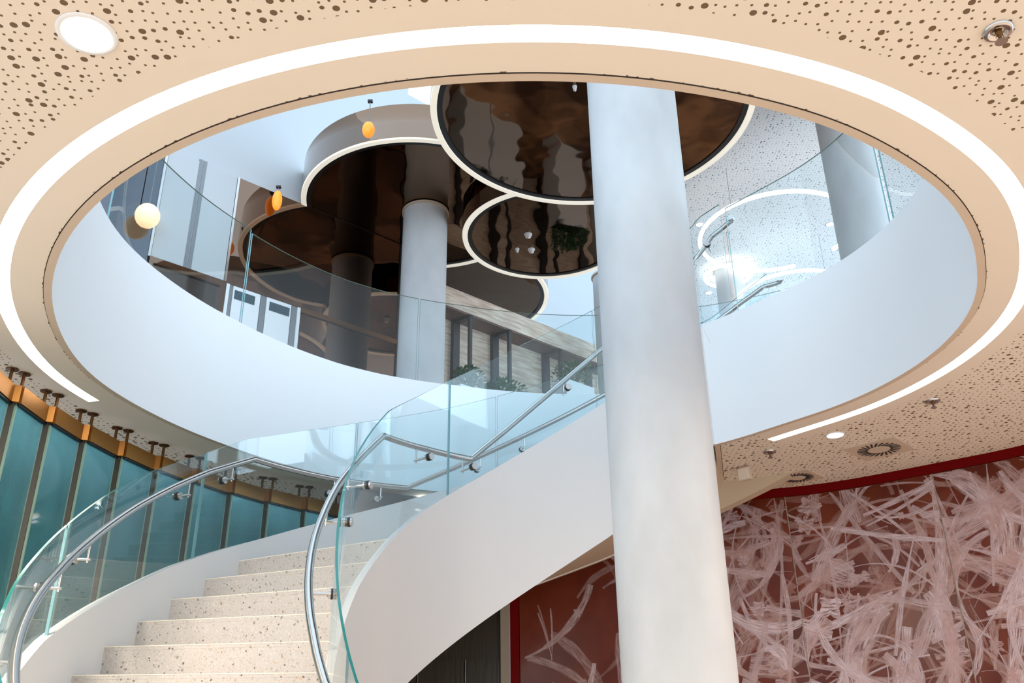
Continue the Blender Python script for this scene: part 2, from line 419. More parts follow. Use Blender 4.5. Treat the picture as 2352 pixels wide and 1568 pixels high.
# split fascia at the sharp corners for clean shading: build far and rest runs separately
def run(mb, idx, A, za, B, zb, mt):
    vs = []; 
    for i in idx: vs += [(A[i].x, A[i].y, za), (B[i].x, B[i].y, zb)]
    mb.add(vs, [(2*k, 2*k+2, 2*k+3, 2*k+1) for k in range(len(idx)-1)], mt, True)
far_idx = list(range(0, i_corner_in-1)); rest_run = list(range(i_corner_in, NO))+[0]
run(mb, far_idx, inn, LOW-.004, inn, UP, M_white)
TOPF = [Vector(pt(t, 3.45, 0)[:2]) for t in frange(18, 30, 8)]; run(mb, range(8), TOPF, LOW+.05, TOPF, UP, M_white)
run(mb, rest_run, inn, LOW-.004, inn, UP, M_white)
mb.build('trim_1')['kind'] = 'structure'
mb = MB(); q = offset_poly(open_poly, .041)
band(mb, inn, LOW-.004, q, LOW-.004, M_trim, False); band(mb, q, LOW-.004, q, LOW+.01, M_groove, False); band(mb, q, LOW+.006, trim_poly, LOW+.006, M_groove, False)
mb.build('trim_2')['kind'] = 'structure'
# gallery floor
top_open = [Vector(pt(t, r, 0)[:2]) for t, r in edge_far[:-1]]+[Vector(pt(30, 3.45, 0)[:2]), Vector(pt(29.3, 2.1, 0)[:2])]+[Vector(pt(t, r, 0)[:2]) for t, r in edge_rest[:-1] if not 0 < t < 29.2]
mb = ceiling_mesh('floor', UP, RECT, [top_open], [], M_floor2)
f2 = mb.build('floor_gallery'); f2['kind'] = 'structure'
# gallery ceiling
mb = MB(); x0, y0, x1, y1 = RECT
mb.add([(.9, -6, TOP), (16, -6, TOP), (16, 19, TOP), (3.3, 19, TOP), (.9, 5.1, TOP)], [(0, 1, 2, 3, 4)], M_perf_up); mb.build('ceiling_gallery')['kind'] = 'structure'
# lower floor
mb = MB(); mb.add([(x0, y0, 0), (x1, y0, 0), (x1, y1, 0), (x0, y1, 0)], [(0, 1, 2, 3)], M_floor); mb.build('floor')['kind'] = 'structure'
# recessed light strip
lt = empty('ceiling_light_strip', (strip_in[0].x, strip_in[0].y, LOW), 'long curved recessed light strip glowing white round the ceiling opening', 'ceiling light')
mb = MB(); zr = LOW+.03
k = len(strip_in)
mb.add([(p.x, p.y, zr) for p in strip_in]+[(p.x, p.y, zr) for p in strip_out], [(i, i+1, k+i+1, k+i) for i in range(k-1)], M_led)
part(mb, 'diffuser', lt)
mb = MB()
for S in (strip_in, strip_out): mb.add([(p.x, p.y, LOW) for p in S]+[(p.x, p.y, zr) for p in S], [(i, i+1, k+i+1, k+i) for i in range(k-1)], M_led_side)
for i in (0, -1):
    a, b = strip_in[i], strip_out[i]; mb.add([(a.x, a.y, LOW), (b.x, b.y, LOW), (b.x, b.y, zr), (a.x, a.y, zr)], [(0, 1, 2, 3)], M_led_side)
part(mb, 'channel', lt)

# ------------------------------------------------------------------ main stair
IFACE = [(-200, 1.76), (-5, 1.76), (2, 1.785), (8, 1.86), (14, 1.97), (18, 2.045), (20.5, 2.078), (22.8, 2.055), (29, 1.967), (36, 1.885)]
def din(t): return interp(IFACE, t)-1.76      # inner side flares to meet the slab edge
def dzz(z): return z+E
ITOP = [(-152, -1.20), (-125, -.38), (-110, .10), (-96, .53), (-87, .81), (-80.4, 1.01), (-73, 1.205), (-66.3, 1.381), (-57.2, 1.60), (-49.1, 1.77), (-35, 2.055), (-20.6, 2.355), (-4.3, 2.695), (19, 3.40), (21, 3.44), (29, 3.44)]
OTOP = [(-152, -1.0), (-120, -.02), (-110, .29), (-103, .50), (-98.4, .642), (-89.5, .868), (-81.4, 1.075), (-73.8, 1.278), (-66.3, 1.455), (-58.8, 1.62), (-51.4, 1.79), (-44, 1.955), (-36.6, 2.11), (-29.2, 2.27), (29, 3.45)]
def zbot_in(t): return max(-E, .02*t+1.741) if t < -4.6 else interp([(-4.6, 1.649), (5, 1.90), (19, 2.40), (30, 2.41)], t)
def zbot_out(t): return max(-E, .0204*t+1.795)
def zsof_out(t): return zbot_out(t)+.01 if t < 0 else interp([(0, 1.805), (19, 2.41), (40, 2.41)], t)
def stair_sec(t, ra, rb, za, zb): return [pt(t, ra, dzz(za)), pt(t, rb, dzz(za)), pt(t, rb, dzz(zb)), pt(t, ra, dzz(zb))]
st = empty('staircase', pt(-152, 2.4, 0), 'curved white staircase with speckled stone steps rising round the column', 'staircase')
RI_A, RI_B, RO_A, RO_B = 1.76, 1.806, 3.112, 3.162
mb = MB()
mb.sweep([stair_sec(t, RI_A+din(t), RI_B+din(t), zbot_in(t), interp(ITOP, t)) for t in frange(-150, 20.6, 145)], M_white_shaded)
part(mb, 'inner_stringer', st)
mb = MB()
mb.sweep([stair_sec(t, RO_A, RO_B, zbot_out(t), interp(OTOP, t)) for t in frange(-150, 17, 140)], [M_brown_soffit, M_white_shaded, M_white_shaded, M_white_shaded])
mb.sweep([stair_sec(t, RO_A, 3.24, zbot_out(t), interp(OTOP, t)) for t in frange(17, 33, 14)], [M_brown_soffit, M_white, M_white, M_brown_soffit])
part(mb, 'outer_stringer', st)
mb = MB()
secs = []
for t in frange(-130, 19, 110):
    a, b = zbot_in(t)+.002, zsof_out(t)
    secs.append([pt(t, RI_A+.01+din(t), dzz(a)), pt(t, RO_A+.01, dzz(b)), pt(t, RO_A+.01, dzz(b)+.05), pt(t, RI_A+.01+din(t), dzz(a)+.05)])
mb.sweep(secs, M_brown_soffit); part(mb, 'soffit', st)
ZL, TA, TB, TC = 1.427, -62.37, -36.7, 28.65
def step(t0, t1, z, h=.19, depth=3):
    mb = MB(); k = max(2, depth)
    ts = frange(t0, t1, k)
    mb.sweep([stair_sec(t, RI_B+din(t), RO_A, z-h, z-.022) for t in ts], M_step, smooth=False)
    ts = frange(t0-.02, t1, k)
    mb.sweep([stair_sec(t, RI_B+din(t), RO_A, z-.022, z) for t in ts], [M_step, M_step, M_step, M_step], smooth=False, capmat=M_step)
    # pale nosing line
    mb.sweep([[pt(t0-.05, r, dzz(z-.004)), pt(t0+.03, r, dzz(z-.004)), pt(t0+.03, r, dzz(z+.001)), pt(t0-.05, r, dzz(z+.001))] for r in (RI_B, RO_A)], M_nose, smooth=False)
    return mb
part(step(TA, TB+.3, ZL, .2, 12), 'landing', st)
DR = .1786; DT = 5.62
for k in range(1, 17):
    part(step(TA-DT*k, TA-DT*(k-1)+.3, ZL-DR*k), 'step', st)
r2 = (3.45-ZL)/11; dt2 = (TC-TB)/10
for k in range(1, 11):
    part(step(TB+dt2*(k-1), min(TB+dt2*k+.3, 29), ZL+r2*k), 'step', st)

# ------------------------------------------------------------------ stair balustrades
def glass_panel(mb, ts, r, zb, zt, th=.013, edge=M_edge, topedge=None, cap=None):
    secs = [[pt(t, r(t)-th/2, dzz(zb(t))), pt(t, r(t)+th/2, dzz(zb(t))), pt(t, r(t)+th/2, dzz(zt(t))), pt(t, r(t)-th/2, dzz(zt(t)))] for t in ts]
    mb.sweep(secs, [edge, M_glass, topedge or edge, M_glass], capmat=cap or M_edge_pale)
GI = [(-152, -.45), (-122.2, .39), (-118.3, .52), (-111.5, .76), (-101, 1.15), (-93, 1.46), (-83.2, 1.775), (-74.5, 2.04), (-68.5, 2.215), (-57.6, 2.437), (-48.2, 2.641), (-36, 2.90), (-25.6, 3.13), (-2.7, 3.575), (20.2, 4.405), (22.6, 4.485), (27, 4.51), (29, 4.51)]
GO = [(-152, -.30), (-113.8, .66), (-111, .76), (-104, .98), (-96.8, 1.225), (-88.1, 1.53), (-80.7, 1.775), (-70.3, 2.08), (-62.9, 2.31), (-52.4, 2.55), (-43.5, 2.741), (-25.5, 3.10), (-10.1, 3.425), (-.1, 3.619), (19.8, 4.02), (24.9, 4.2), (30, 4.36)]
IRL = [(-152, -.45), (-120.9, .390), (-117, .512), (-113.8, .618), (-109.5, .745), (-102.4, .96), (-94.5, 1.20), (-89.6, 1.345), (-81.9, 1.59), (-70.9, 1.905), (-64.1, 2.105), (-63.9, 2.11), (-50, 2.145), (-37.7, 2.163), (-37.5, 2.168), (-28.7, 2.435), (-20, 2.71), (-10.5, 3.01), (-3.3, 3.23), (20.6, 4.168), (24.7, 4.312), (24.9, 4.316), (29.7, 4.37)]
ORL = [(-152, -.50), (-117, .49), (-112, .632), (-103, .895), (-94.7, 1.16), (-84.5, 1.50), (-77.8, 1.715), (-71.3, 1.915), (-62.9, 2.143), (-62.7, 2.146), (-47.5, 2.195), (-34.8, 2.25), (-34.6, 2.256), (-25.2, 2.53), (-10.6, 2.965), (.1, 3.285), (25.1, 4.073), (29.3, 4.186), (29.5, 4.188), (31.9, 4.192)]
def bracket(root, hr, t, r_glass, r_rail, ztab, sgn):
    """steel disc on the glass, arm towards the walk and upright to the handrail"""
    zr_ = dzz(interp(ztab, t)); zg = zr_-.10; mb = MB()
    r_end = r_rail+sgn*.0
    md = MB(); md.cyl(pt(t, r_glass-.012, zg), pt(t, r_glass-.024, zg), .024, M_steel); md.cyl(pt(t, r_glass+.012, zg), pt(t, r_glass+.024, zg), .024, M_steel)
    md.cyl(pt(t, r_glass-.013, zg), pt(t, r_glass+.013, zg), .0265, M_dark_rubber)
    mb.cyl(pt(t, r_glass, zg), pt(t, r_end+(.015 if r_end > r_glass else -.015), zg), .0085, M_steel, 12)
    mb.cyl(pt(t, r_end, zg-.018), pt(t, r_end, zr_-.015), .0065, M_steel, 10)
    b_ = part(mb, 'bracket', root); part(md, 'clamp_disc', b_)
def rail(name, root, tab, rf, t0, t1, n, endcurl):
    pts = []; ts = set(frange(t0, t1, n)) | {t for t, _ in tab if t0 < t < t1}
    for t in sorted(ts): pts.append(pt(t, rf(t), dzz(interp(tab, t))))
    if endcurl:
        t, z = t1, dzz(interp(tab, t1)); r = rf(t1)
        pts += [pt(t+.6, r+endcurl*.012, z+.0), pt(t+1.0, r+endcurl*.04, z-.0), pt(t+1.0, r+endcurl*.075, z)]
    mb = MB(); mb.tube(pts, .0212, M_steel, 16); return part(mb, name, root)
bi = empty('stair_balustrade', pt(-150, 1.82, 0), 'clear glass stair balustrade with steel handrail on the inner side next to the column', 'balustrade', 'glass stair balustrades')
for a, b in ((-150, -118), (-118, -92.8), (-92.5, -47.35), (-47.0, -6.4), (-6.1, 28.4)):
    mb = MB(); glass_panel(mb, frange(a, b, max(6, int((b-a)/1.2))), lambda t: 1.783+din(t), lambda t: interp(ITOP, t)-.012, lambda t: interp(GI, t)); part(mb, 'glass_panel', bi)
hr = rail('handrail', bi, IRL, lambda t: 1.908+din(t)*.95, -150, 29.7, 150, -1)
for t in (-136, -119, -102.5, -86.6, -76.4, -53.1, -39.8, -13.6, 8, 24): bracket(bi, bi, t, 1.783+din(t), 1.908+din(t)*.95, IRL, 1)
bo = empty('stair_balustrade', pt(-150, 3.15, 0), 'clear glass stair balustrade with steel handrail on the outer side along the teal screen', 'balustrade', 'glass stair balustrades')
for a, b in ((-150, -122), (-121.7, -97.0), (-96.7, -70.4), (-70.1, -43.4), (-43.1, -18.8), (-18.5, 5.8), (6.1, 30)):
    mb = MB(); glass_panel(mb, frange(a, b, max(6, int((b-a)/1.2))), lambda t: 3.137, lambda t: interp(OTOP, t)-.012, lambda t: interp(GO, t)); part(mb, 'glass_panel', bo)
ho = rail('handrail', bo, ORL, lambda t: 3.059, -150, 31.9, 150, -1)
for t in (-130, -115, -100.8, -94.2, -74.6, -66.6, -47.6, -39.3, -22, -14.3, 4, 23): bracket(bo, bo, t, 3.137, 3.059, ORL, -1)

# ------------------------------------------------------------------ gallery balustrade on the slab edge
gb = empty('gallery_balustrade', pt(-40, 3.58, UP), 'frameless clear glass balustrade standing on the white slab edge of the gallery', 'balustrade')
gpoly = offset_poly(open_poly, .03)
def poly_glass(mb, P_, zb, zt, th=.013):
    k = len(P_); secs = []
    for i in range(k):
        a = P_[max(0, i-1)]; b = P_[min(k-1, i+1)]; t = (b-a).normalized(); nn = Vector((-t.y, t.x))*th/2; p = P_[i]
        secs.append([(p.x-nn.x, p.y-nn.y, zb), (p.x+nn.x, p.y+nn.y, zb), (p.x+nn.x, p.y+nn.y, zt), (p.x-nn.x, p.y-nn.y, zt)])
    mb.sweep(secs, [M_edge_pale, M_glass, M_edge_pale, M_glass], capmat=M_edge_pale)
def run_between(t0, t1, n=24, src='far'):
    res = []
    for t in frange(t0, t1, n):
        if src == 'far': r = interp(FARL, t)
        else:
            r = min(((abs(((a-t+180) % 360)-180), rr) for a, rr in edge_rest), key=lambda q: q[0])[1]
        res.append(Vector(pt(t, r+.03, 0)[:2]))
    return res
def az_unwrap(i): 
    a = az(i) if i >= i_corner_in else az(i); return a
GZ = 4.33+E
for a, b in ((-59.1, -29.85), (-29.55, .45), (.75, 30.5)):
    mb = MB(); poly_glass(mb, run_between(a, b), UP-.0, GZ); part(mb, 'glass_panel', gb)
rest_pts = [(a if a > 15 else a+360, gpoly[i_corner_in+j]) for j, (a, r) in enumerate(edge_rest[:-1])]
def rest_between(a, b): return [p for t, p in rest_pts if a <= t <= b]
for a, b in ((28.8, 76.1), (76.3, 120), (121, 165), (166, 210), (211, 250), (251, 273)):
    P_ = rest_between(a, b)
    mb = MB(); poly_glass(mb, P_, UP, GZ+.12 if a < 80 else GZ+.05); part(mb, 'glass_panel', gb)
far_left = [p for t, p in rest_pts if t >= 274]+run_between(-75, -59.4, 12)
mb = MB(); poly_glass(mb, far_left, UP, GZ+.03); part(mb, 'glass_panel', gb)

# ------------------------------------------------------------------ columns
def column(x, y, r, z0, z1, label, collar=False):
    o = empty('column', (x, y, z0), label, 'column', 'round columns')
    mb = MB(); k = 10
    mb.lathe((x, y, 0), [(r, z0+(z1-z0)*i/k) for i in range(k+1)], M_col, 64); part(mb, 'shaft', o)
    mb = MB(); mb.lathe((x, y, 0), [(r+.0, z1-.03), (r+.022, z1-.03), (r+.022, z1), (r, z1)], M_trim, 64, False); part(mb, 'collar', o)
    return o
column(.849, 5.155, .30, 0, TOP, 'thick pale column rising through the middle of the round opening, nearest of the columns')
column(-1.16, 10.82, .30, UP, 7.1+E, 'pale column left of centre meeting the dark mirrored disc')
column(3.99, 9.04, .30, UP, TOP, 'grey column at the right edge of the opening under the perforated ceiling')
column(3.55, 13.4, .21, UP, TOP, 'distant slim column with a glowing halo at its top')
column(1.62, 13.6, .27, UP, TOP, 'distant shaded column just left behind the thick nearest column')

# ------------------------------------------------------------------ mirrored discs
def disc(cx, cy, r, H, label, top=TOP):
    o = empty('mirrored_disc', (cx, cy, H+E), label, 'ceiling disc', 'round mirrored ceiling discs')
    z = H+E; mb = MB(); n = 128
    ring_ = [(cx+(r-.13)*cos(2*math.pi*j/n), cy+(r-.13)*sin(2*math.pi*j/n), z+.012) for j in range(n)]
    mb.add(ring_, [tuple(range(n))], M_mirror); part(mb, 'mirror_face', o)
    mb = MB(); mb.lathe((cx, cy, z), [(r-.135, .014), (r-.135, 0), (r-.075, -.0), (r-.075, .02)], M_black, n, False); part(mb, 'black_trim', o)
    mb = MB(); mb.lathe((cx, cy, z), [(r-.075, .0), (r-.072, -.012), (r-.008, -.012), (r-.003, .01), (r-.003, .03)], M_rim, n, False); part(mb, 'light_rim', o)
    mb = MB(); mb.lathe((cx, cy, z), [(r, .012), (r, .03), (r-.004, .03), (r-.004, top-z)], M_mirror_side, n, True); part(mb, 'side_band', o)
    mb = MB(); mb.lathe((cx, cy, top), [(r-.004, 0), (0, 0)], M_white, 64, False); part(mb, 'top_lid', o)
    return o
disc(.904, 8.151, 1.762, 6.6, 'largest dark mirrored disc, behind the top of the thick column')
disc(-1.243, 10.757, 1.583, 7.1, 'dark mirrored disc with a visible brown mirrored side, left of centre')
disc(.507, 11.083, 1.178, 6.85, 'small dark mirrored disc carrying two white fittings, tucked below the largest disc')
disc(-.986, 13.59, 1.60, 7.25, 'farthest mirrored disc over the wooden wall, lowest in view')
# small fittings on the discs
def fitting(x, y, z, r, label, kind='smoke_detector'):
    o = empty(kind, (x, y, z), label, 'detector' if kind == 'smoke_detector' else 'sprinkler', 'ceiling fittings on the discs')
    mb = MB(); mb.lathe((x, y, z), [(r, 0), (r, -.012), (r*.75, -.03), (r*.7, -.05), (0, -.055)], M_white, 24); part(mb, 'housing', o)
    mb = MB(); mb.lathe((x, y, z-.055), [(r*.3, 0), (r*.3, -.012), (0, -.014)], M_steel, 16); part(mb, 'sensor', o)
fitting(.24, 11.02, 6.862+E, .055, 'white round detector on the small mirrored disc, upper of the pair')
fitting(.29, 11.42, 6.862+E, .05, 'white round detector on the small mirrored disc, lower right of the pair')
fitting(.09, 11.4, 6.862+E, .03, 'tiny white sprinkler on the small mirrored disc, left of the detectors', 'sprinkler')
fitting(.69, 7.72, 6.612+E, .025, 'tiny white sprinkler on the largest mirrored disc beside the thick column', 'sprinkler')

# ------------------------------------------------------------------ gallery walls
P0 = Vector((-1.86, 11.41)); WD = Vector((sin(rad(48)), cos(rad(48)))); WN = Vector((-WD.y, WD.x))
def wp(s, off, z): q = P0+WD*s+WN*off; return (q.x, q.y, z)
WAX = ((WD.x, WD.y, 0), (WN.x, WN.y, 0), (0, 0, 1))
def wbox(mb, s0, s1, o0, o1, z0, z1, mt, eye=True):
    if eye: z0 += E; z1 += E
    c = wp((s0+s1)/2, (o0+o1)/2, (z0+z1)/2); mb.box(c, (s1-s0, o1-o0, z1-z0), mt, WAX)
mb = MB(); wbox(mb, -7.5, .38, .02, .3, 7.1, 12.5, M_white_gloss); wbox(mb, -7.5, .38, .05, .3, 3.45, 7.1, M_white); mb.build('wall_back')['kind'] = 'structure'
def wall_thing(name, parts, label, cat, group=None, at=None):
    o = empty(name, wp(*at), label, cat, group)
    for pn, boxes, lb in parts:
        mb = MB()
        for b in boxes: wbox(mb, *b)
        part(mb, pn, o, lb)
    return o
wall_thing('mirror_panel', [('pane', [(-2.17, .35, 0, .04, 5.57, 7.1, M_mirror_wall)], None), ('edge_strip', [(-2.2, -2.17, -.015, .045, 5.57, 7.1, M_steel)], None)], 'bronze mirrored wall panel reflecting discs, from white panel to column', 'wall panel', at=(-1, 0, 5.57+E))
wall_thing('mirror_panel', [('pane', [(-7.4, -3.14, 0, .04, 3.5, 7.1, M_mirror_grey)], None), ('edge_strip', [(-3.14, -3.11, -.015, .045, 5.57, 7.1, M_steel)], None)], 'dark grey mirrored wall panel at the far left of the gallery', 'wall panel', at=(-5, 0, UP))
mb0 = wall_thing('white_glass_panel', [('pane', [(-3.105, -2.72, -.01, .04, 5.58, 7.1, M_white_gloss), (-2.62, -2.205, -.01, .04, 5.58, 7.1, M_white_gloss)], None),
    ('steel_strip', [(-2.72, -2.675, -.012, .03, 5.58, 7.13, M_strip), (-2.665, -2.62, -.012, .03, 5.58, 7.13, M_strip)], 'grey steel strip with a narrow slot'), ('slot', [(-2.675, -2.665, .0, .03, 5.58, 7.13, M_white)], None)],
    'tall glossy white wall panel with a grey metal strip down its middle', 'wall panel', at=(-2.66, 0, 5.57+E))
wall_thing('window_unit', [('frame', [(-3.12, -2.17, -.03, .04, 5.49, 5.57, M_mirror_wall), (-2.25, -2.17, -.03, .04, 3.5, 5.49, M_mirror_wall), (-3.12, -3.07, -.03, .04, 3.5, 5.49, M_mirror_wall)], 'bronze frame'), ('pane', [(-3.07, -2.25, 0, .04, 3.5, 5.49, M_mirror_grey)], None)],
    'dark framed window below the tall white panel', 'window', at=(-2.6, 0, UP))
def door(n_, s0, s1, w0, w1, label):
    o = empty('cabin_door', wp((s0+s1)/2, 0, UP), label, 'door', 'white doors in the gallery wall')
    mb = MB(); wbox(mb, s0, s1, -.02, .03, 3.47, 5.55, M_white); lf = part(mb, 'leaf', o)
    mb = MB(); wbox(mb, w0, w1, -.024, .02, 5.38, 5.50, M_darkglass); part(mb, 'vision_panel', lf)
door(1, -2.07, -1.71, -2.05, -1.78, 'white door with a small dark window, left one of the two')
door(2, -1.62, -1.28, -1.58, -1.30, 'white door with a small dark window, right one of the two')
mb = MB()
for s0, s1 in ((-2.12, -2.08), (-1.70, -1.63), (-1.27, -1.20)): wbox(mb, s0, s1, -.015, .04, 3.47, 5.55, M_strip)
for s0, s1 in ((-2.165, -2.125), (-1.19, -1.15)): wbox(mb, s0, s1, -.03, .04, 3.47, 5.55, M_white)
mb.build('trim_3')['kind'] = 'structure'
wall_thing('mirror_panel', [('pane', [(-1.12, .35, 0, .04, 3.47, 5.50, M_mirror_wall)], None), ('top_rail', [(-1.14, .35, -.025, .04, 5.50, 5.57, M_gold_dark)], None)], 'bronze mirrored panel at floor level between the doors and the column', 'wall panel', at=(-.4, 0, UP))
mb = MB(); wbox(mb, .35, .40, -.02, 2.6, 3.47, 7.1, M_frame); mb.build('trim_4')['kind'] = 'structure'
# white wall further back, wooden wall with canopy in front of it
mb = MB(); wbox(mb, .3, 14, 2.6, 2.8, 3.45, 12.5, M_white_gloss); mb.build('wall_far')['kind'] = 'structure'
mb = MB(); wbox(mb, .4, 7.5, .33, .5, 3.45, 6.42, M_wood); mb.build('wall_wood')['kind'] = 'structure'
o = empty('wood_canopy', wp(3.5, .1, 6.4+E), 'pale wooden canopy slab running above the black frames', 'canopy')
mb = MB(); wbox(mb, .4, 7.5, 0, .5, 6.41, 6.73, M_wood); part(mb, 'fascia', o)
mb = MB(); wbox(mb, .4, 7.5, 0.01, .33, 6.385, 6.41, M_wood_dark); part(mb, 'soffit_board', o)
for k, (sf, sb, where) in enumerate(((1.66, 1.62, 'leftmost, next to the column left of centre'), (2.44, 2.40, 'second from the left'), (3.54, 3.5, 'third from the left'), (4.53, 4.5, 'farthest right'))):
    o = empty('portal_frame', wp(sf, .15, UP), 'black metal portal frame on the wooden wall, '+where, 'frame', 'black portal frames')
    mb = MB(); wbox(mb, sf-.025, sf+.025, -.03, .02, 3.46, 6.385, M_frame); part(mb, 'front_post', o)
    mb = MB(); wbox(mb, sb-.06, sb+.06, .26, .33, 3.46, 6.385, M_frame); part(mb, 'wall_post', o)
    mb = MB(); c = [wp(sf-.03, -.03, 6.335+E), wp(sf+.03, -.03, 6.335+E), wp(sb+.05, .3, 6.335+E), wp(sb-.05, .3, 6.335+E)]
    mb.add(c+[(p[0], p[1], p[2]+.05) for p in c], [(0, 1, 2, 3), (4, 5, 6, 7), (0, 1, 5, 4), (1, 2, 6, 5), (2, 3, 7, 6), (3, 0, 4, 7)], M_frame); part(mb, 'top_beam', o)
# planters
def foliage(c, rx, rz, n, seed, mt, mt2):
    rnd = random.Random(seed); mb = MB()
    for _ in range(n):
        a = rnd.uniform(0, 2*math.pi); h = rnd.uniform(.02, rz); r = rx*rnd.uniform(.1, 1)*math.sqrt(max(.05, 1-(h/rz-.3)**2))
        p = Vector((c[0]+r*cos(a), c[1]+r*sin(a), c[2]+h)); l = rnd.uniform(.04, .09); wd = l*.32
        d = Vector((cos(a)*.8, sin(a)*.8, rnd.uniform(-.2, .9))).normalized(); s_ = d.cross(Vector((0, 0, 1))).normalized(); up_ = s_.cross(d)
        mb.add([p, p+d*l*.5+s_*wd+up_*.01, p+d*l, p+d*l*.5-s_*wd+up_*.01], [(0, 1, 2), (0, 2, 3)], mt if rnd.random() < .6 else mt2)
    return mb
def planter(s, off, zc, w_, label, rx, rz, seed, hgt):
    x, y, _ = wp(s, off, 0); o = empty('planter', (x, y, UP), label, 'planter', 'planted boxes along the gallery edge')
    mb = MB(); z0 = UP; z1 = zc+E
    mb.box((x, y, (z0+z1)/2), (w_, .3, z1-z0), M_planter, WAX); part(mb, 'box', o)
    mb = MB(); mb.box((x, y, z1), (w_-.05, .25, .02), M_soil, WAX); part(mb, 'soil', o)
    mb = foliage((x, y, z1), rx, rz, 420, seed, M_leaf, M_leaf2)
    rnd = random.Random(seed+5)
    for _ in range(14):
        a = rnd.uniform(0, 6.28); mb.tube([(x, y, z1), (x+rx*.5*cos(a), y+rx*.5*sin(a), z1+rz*.5), (x+rx*.8*cos(a), y+rx*.8*sin(a), z1+rz*.9)], .004, M_leaf, 5)
    f = part(mb, 'foliage', o); f['kind'] = 'stuff'
planter(1.15, -.6, 4.83, .5, 'white planter with a leafy shrub beside the column left of centre', .22, .3, 1, .5)
planter(1.75, -.6, 4.86, .6, 'white planter with low spreading leaves, middle of the three', .36, .2, 2, .5)
planter(3.2, -.6, 5.46, .6, 'white planter with trailing greenery behind the steel handrail', .3, .32, 3, .5)

# ------------------------------------------------------------------ ring lights of the gallery
def ring_light(cx, cy, cz, r, a0, a1, label, wires=3, mt=M_ring):
    o = empty('ring_light', (cx, cy, cz), label, 'pendant light', 'hanging ring lights')
    pts = [(cx+r*cos(rad(a)), cy+r*sin(rad(a)), cz) for a in frange(a0, a1, 80)]
    mb = MB(); mb.tube(pts, .028, mt, 10); part(mb, 'light_tube', o)
    for i in range(wires):
        a = rad(a0+(a1-a0)*(i+.5)/wires); mb = MB(); mb.cyl((cx+r*cos(a), cy+r*sin(a), cz), (cx+r*cos(a), cy+r*sin(a), TOP), .003, M_wire, 6); part(mb, 'cable', o)
ring_light(.534*7, 1.616*7, 7+E, .15*7, 60, 385, 'large hanging ring light, bright white, left of the grey right column')
ring_light(.644*7, 1.894*7, 7+E, .127*7, 20, 340, 'smaller hanging ring light just above the right slab edge')
ring_light(3.55, 13.4, 7.5+E, .37, 0, 359, 'small glowing ring hugging the top of the distant slim column')
def pendant(x, y, z, label):
    o = empty('reflected_lamp', (x, y, z), label, 'pendant light', 'lamp reflections built as solids')
    mb = MB(); mb.lathe((x, y, z), [(.0, .2), (.05, .19), (.1, .12), (.13, 0), (.12, -.1), (.07, -.17), (0, -.2)], M_amber, 24); part(mb, 'shade', o)
    mb = MB(); mb.cyl((x, y, z+.19), (x, y, TOP), .006, M_wire, 6); part(mb, 'cord', o)
def lamp_reflection(x, y, z, w_, h_, label, mt, cord=None):  # mirror reflections of lamps, added as glowing solids with a cord
    o = empty('reflected_lamp', (x, y, z), label, 'pendant light', 'lamp reflections built as solids')
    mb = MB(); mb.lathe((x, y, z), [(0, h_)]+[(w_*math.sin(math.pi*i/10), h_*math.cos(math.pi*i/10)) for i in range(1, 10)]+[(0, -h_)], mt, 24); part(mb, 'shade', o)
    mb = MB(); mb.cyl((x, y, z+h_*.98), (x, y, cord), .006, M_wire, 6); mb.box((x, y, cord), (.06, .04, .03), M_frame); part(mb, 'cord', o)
x_, y_, _z = wp(-1.67, -.09, 0); lamp_reflection(x_, y_, 6.93+E, .065, .15, 'small amber oval lamp reflection in the bronze mirrored wall, built as a glowing solid', M_amber, 7.14+E)
x_, y_, _z = wp(-3.27, -.16, 0); M_glow = mat('warm_reflection_glow', (1, .8, .55, 1), .3, emit=(1, .62, .34, 1), es=1.2); lamp_reflection(x_, y_, 5.98+E, .14, .15, 'cream lamp reflection in the dark mirrored panel at far left, built as a glowing solid', M_glow, 7.3+E)
lamp_reflection(-1.70, 9.10, 7.17+E, .075, .11, 'small amber lamp reflection in the brown side of the left disc, built as a glowing solid', M_amber, 7.6+E)
# ceiling downlights of the gallery
def downlight(x, y, z, r, label, es_mat):
    o = empty('downlight', (x, y, z), label, 'ceiling light', 'round recessed downlights')
    mb = MB(); mb.lathe((x, y, z), [(r*1.22, -.001), (r*1.2, -.006), (r, -.006), (r*.97, .0)], M_white, 40, True); part(mb, 'trim_ring', o)
    mb = MB(); mb.lathe((x, y, z), [(r*.98, -.003), (0, -.003)], es_mat, 40, False); part(mb, 'lens', o)
M_lens = mat('downlight_lens', (1, 1, 1, 1), .4, emit=(1, .95, .88, 1), es=9)
downlight(-1.48, 2.50, LOW, .085, 'bright round downlight at the upper left, before the opening', M_lens)
downlight(2.47, 6.81, LOW, .062, 'small round downlight beside the square air vent', M_lens)
for px_, py_, lb in ((2.85, 12.02, 'tiny downlight left of the large ring light'), (4.83, 12.06, 'tiny downlight beside the grey right column'), (3.39, 14.2, 'tiny downlight below the halo column')):
    downlight(px_, py_, TOP, .05, lb, M_lens)

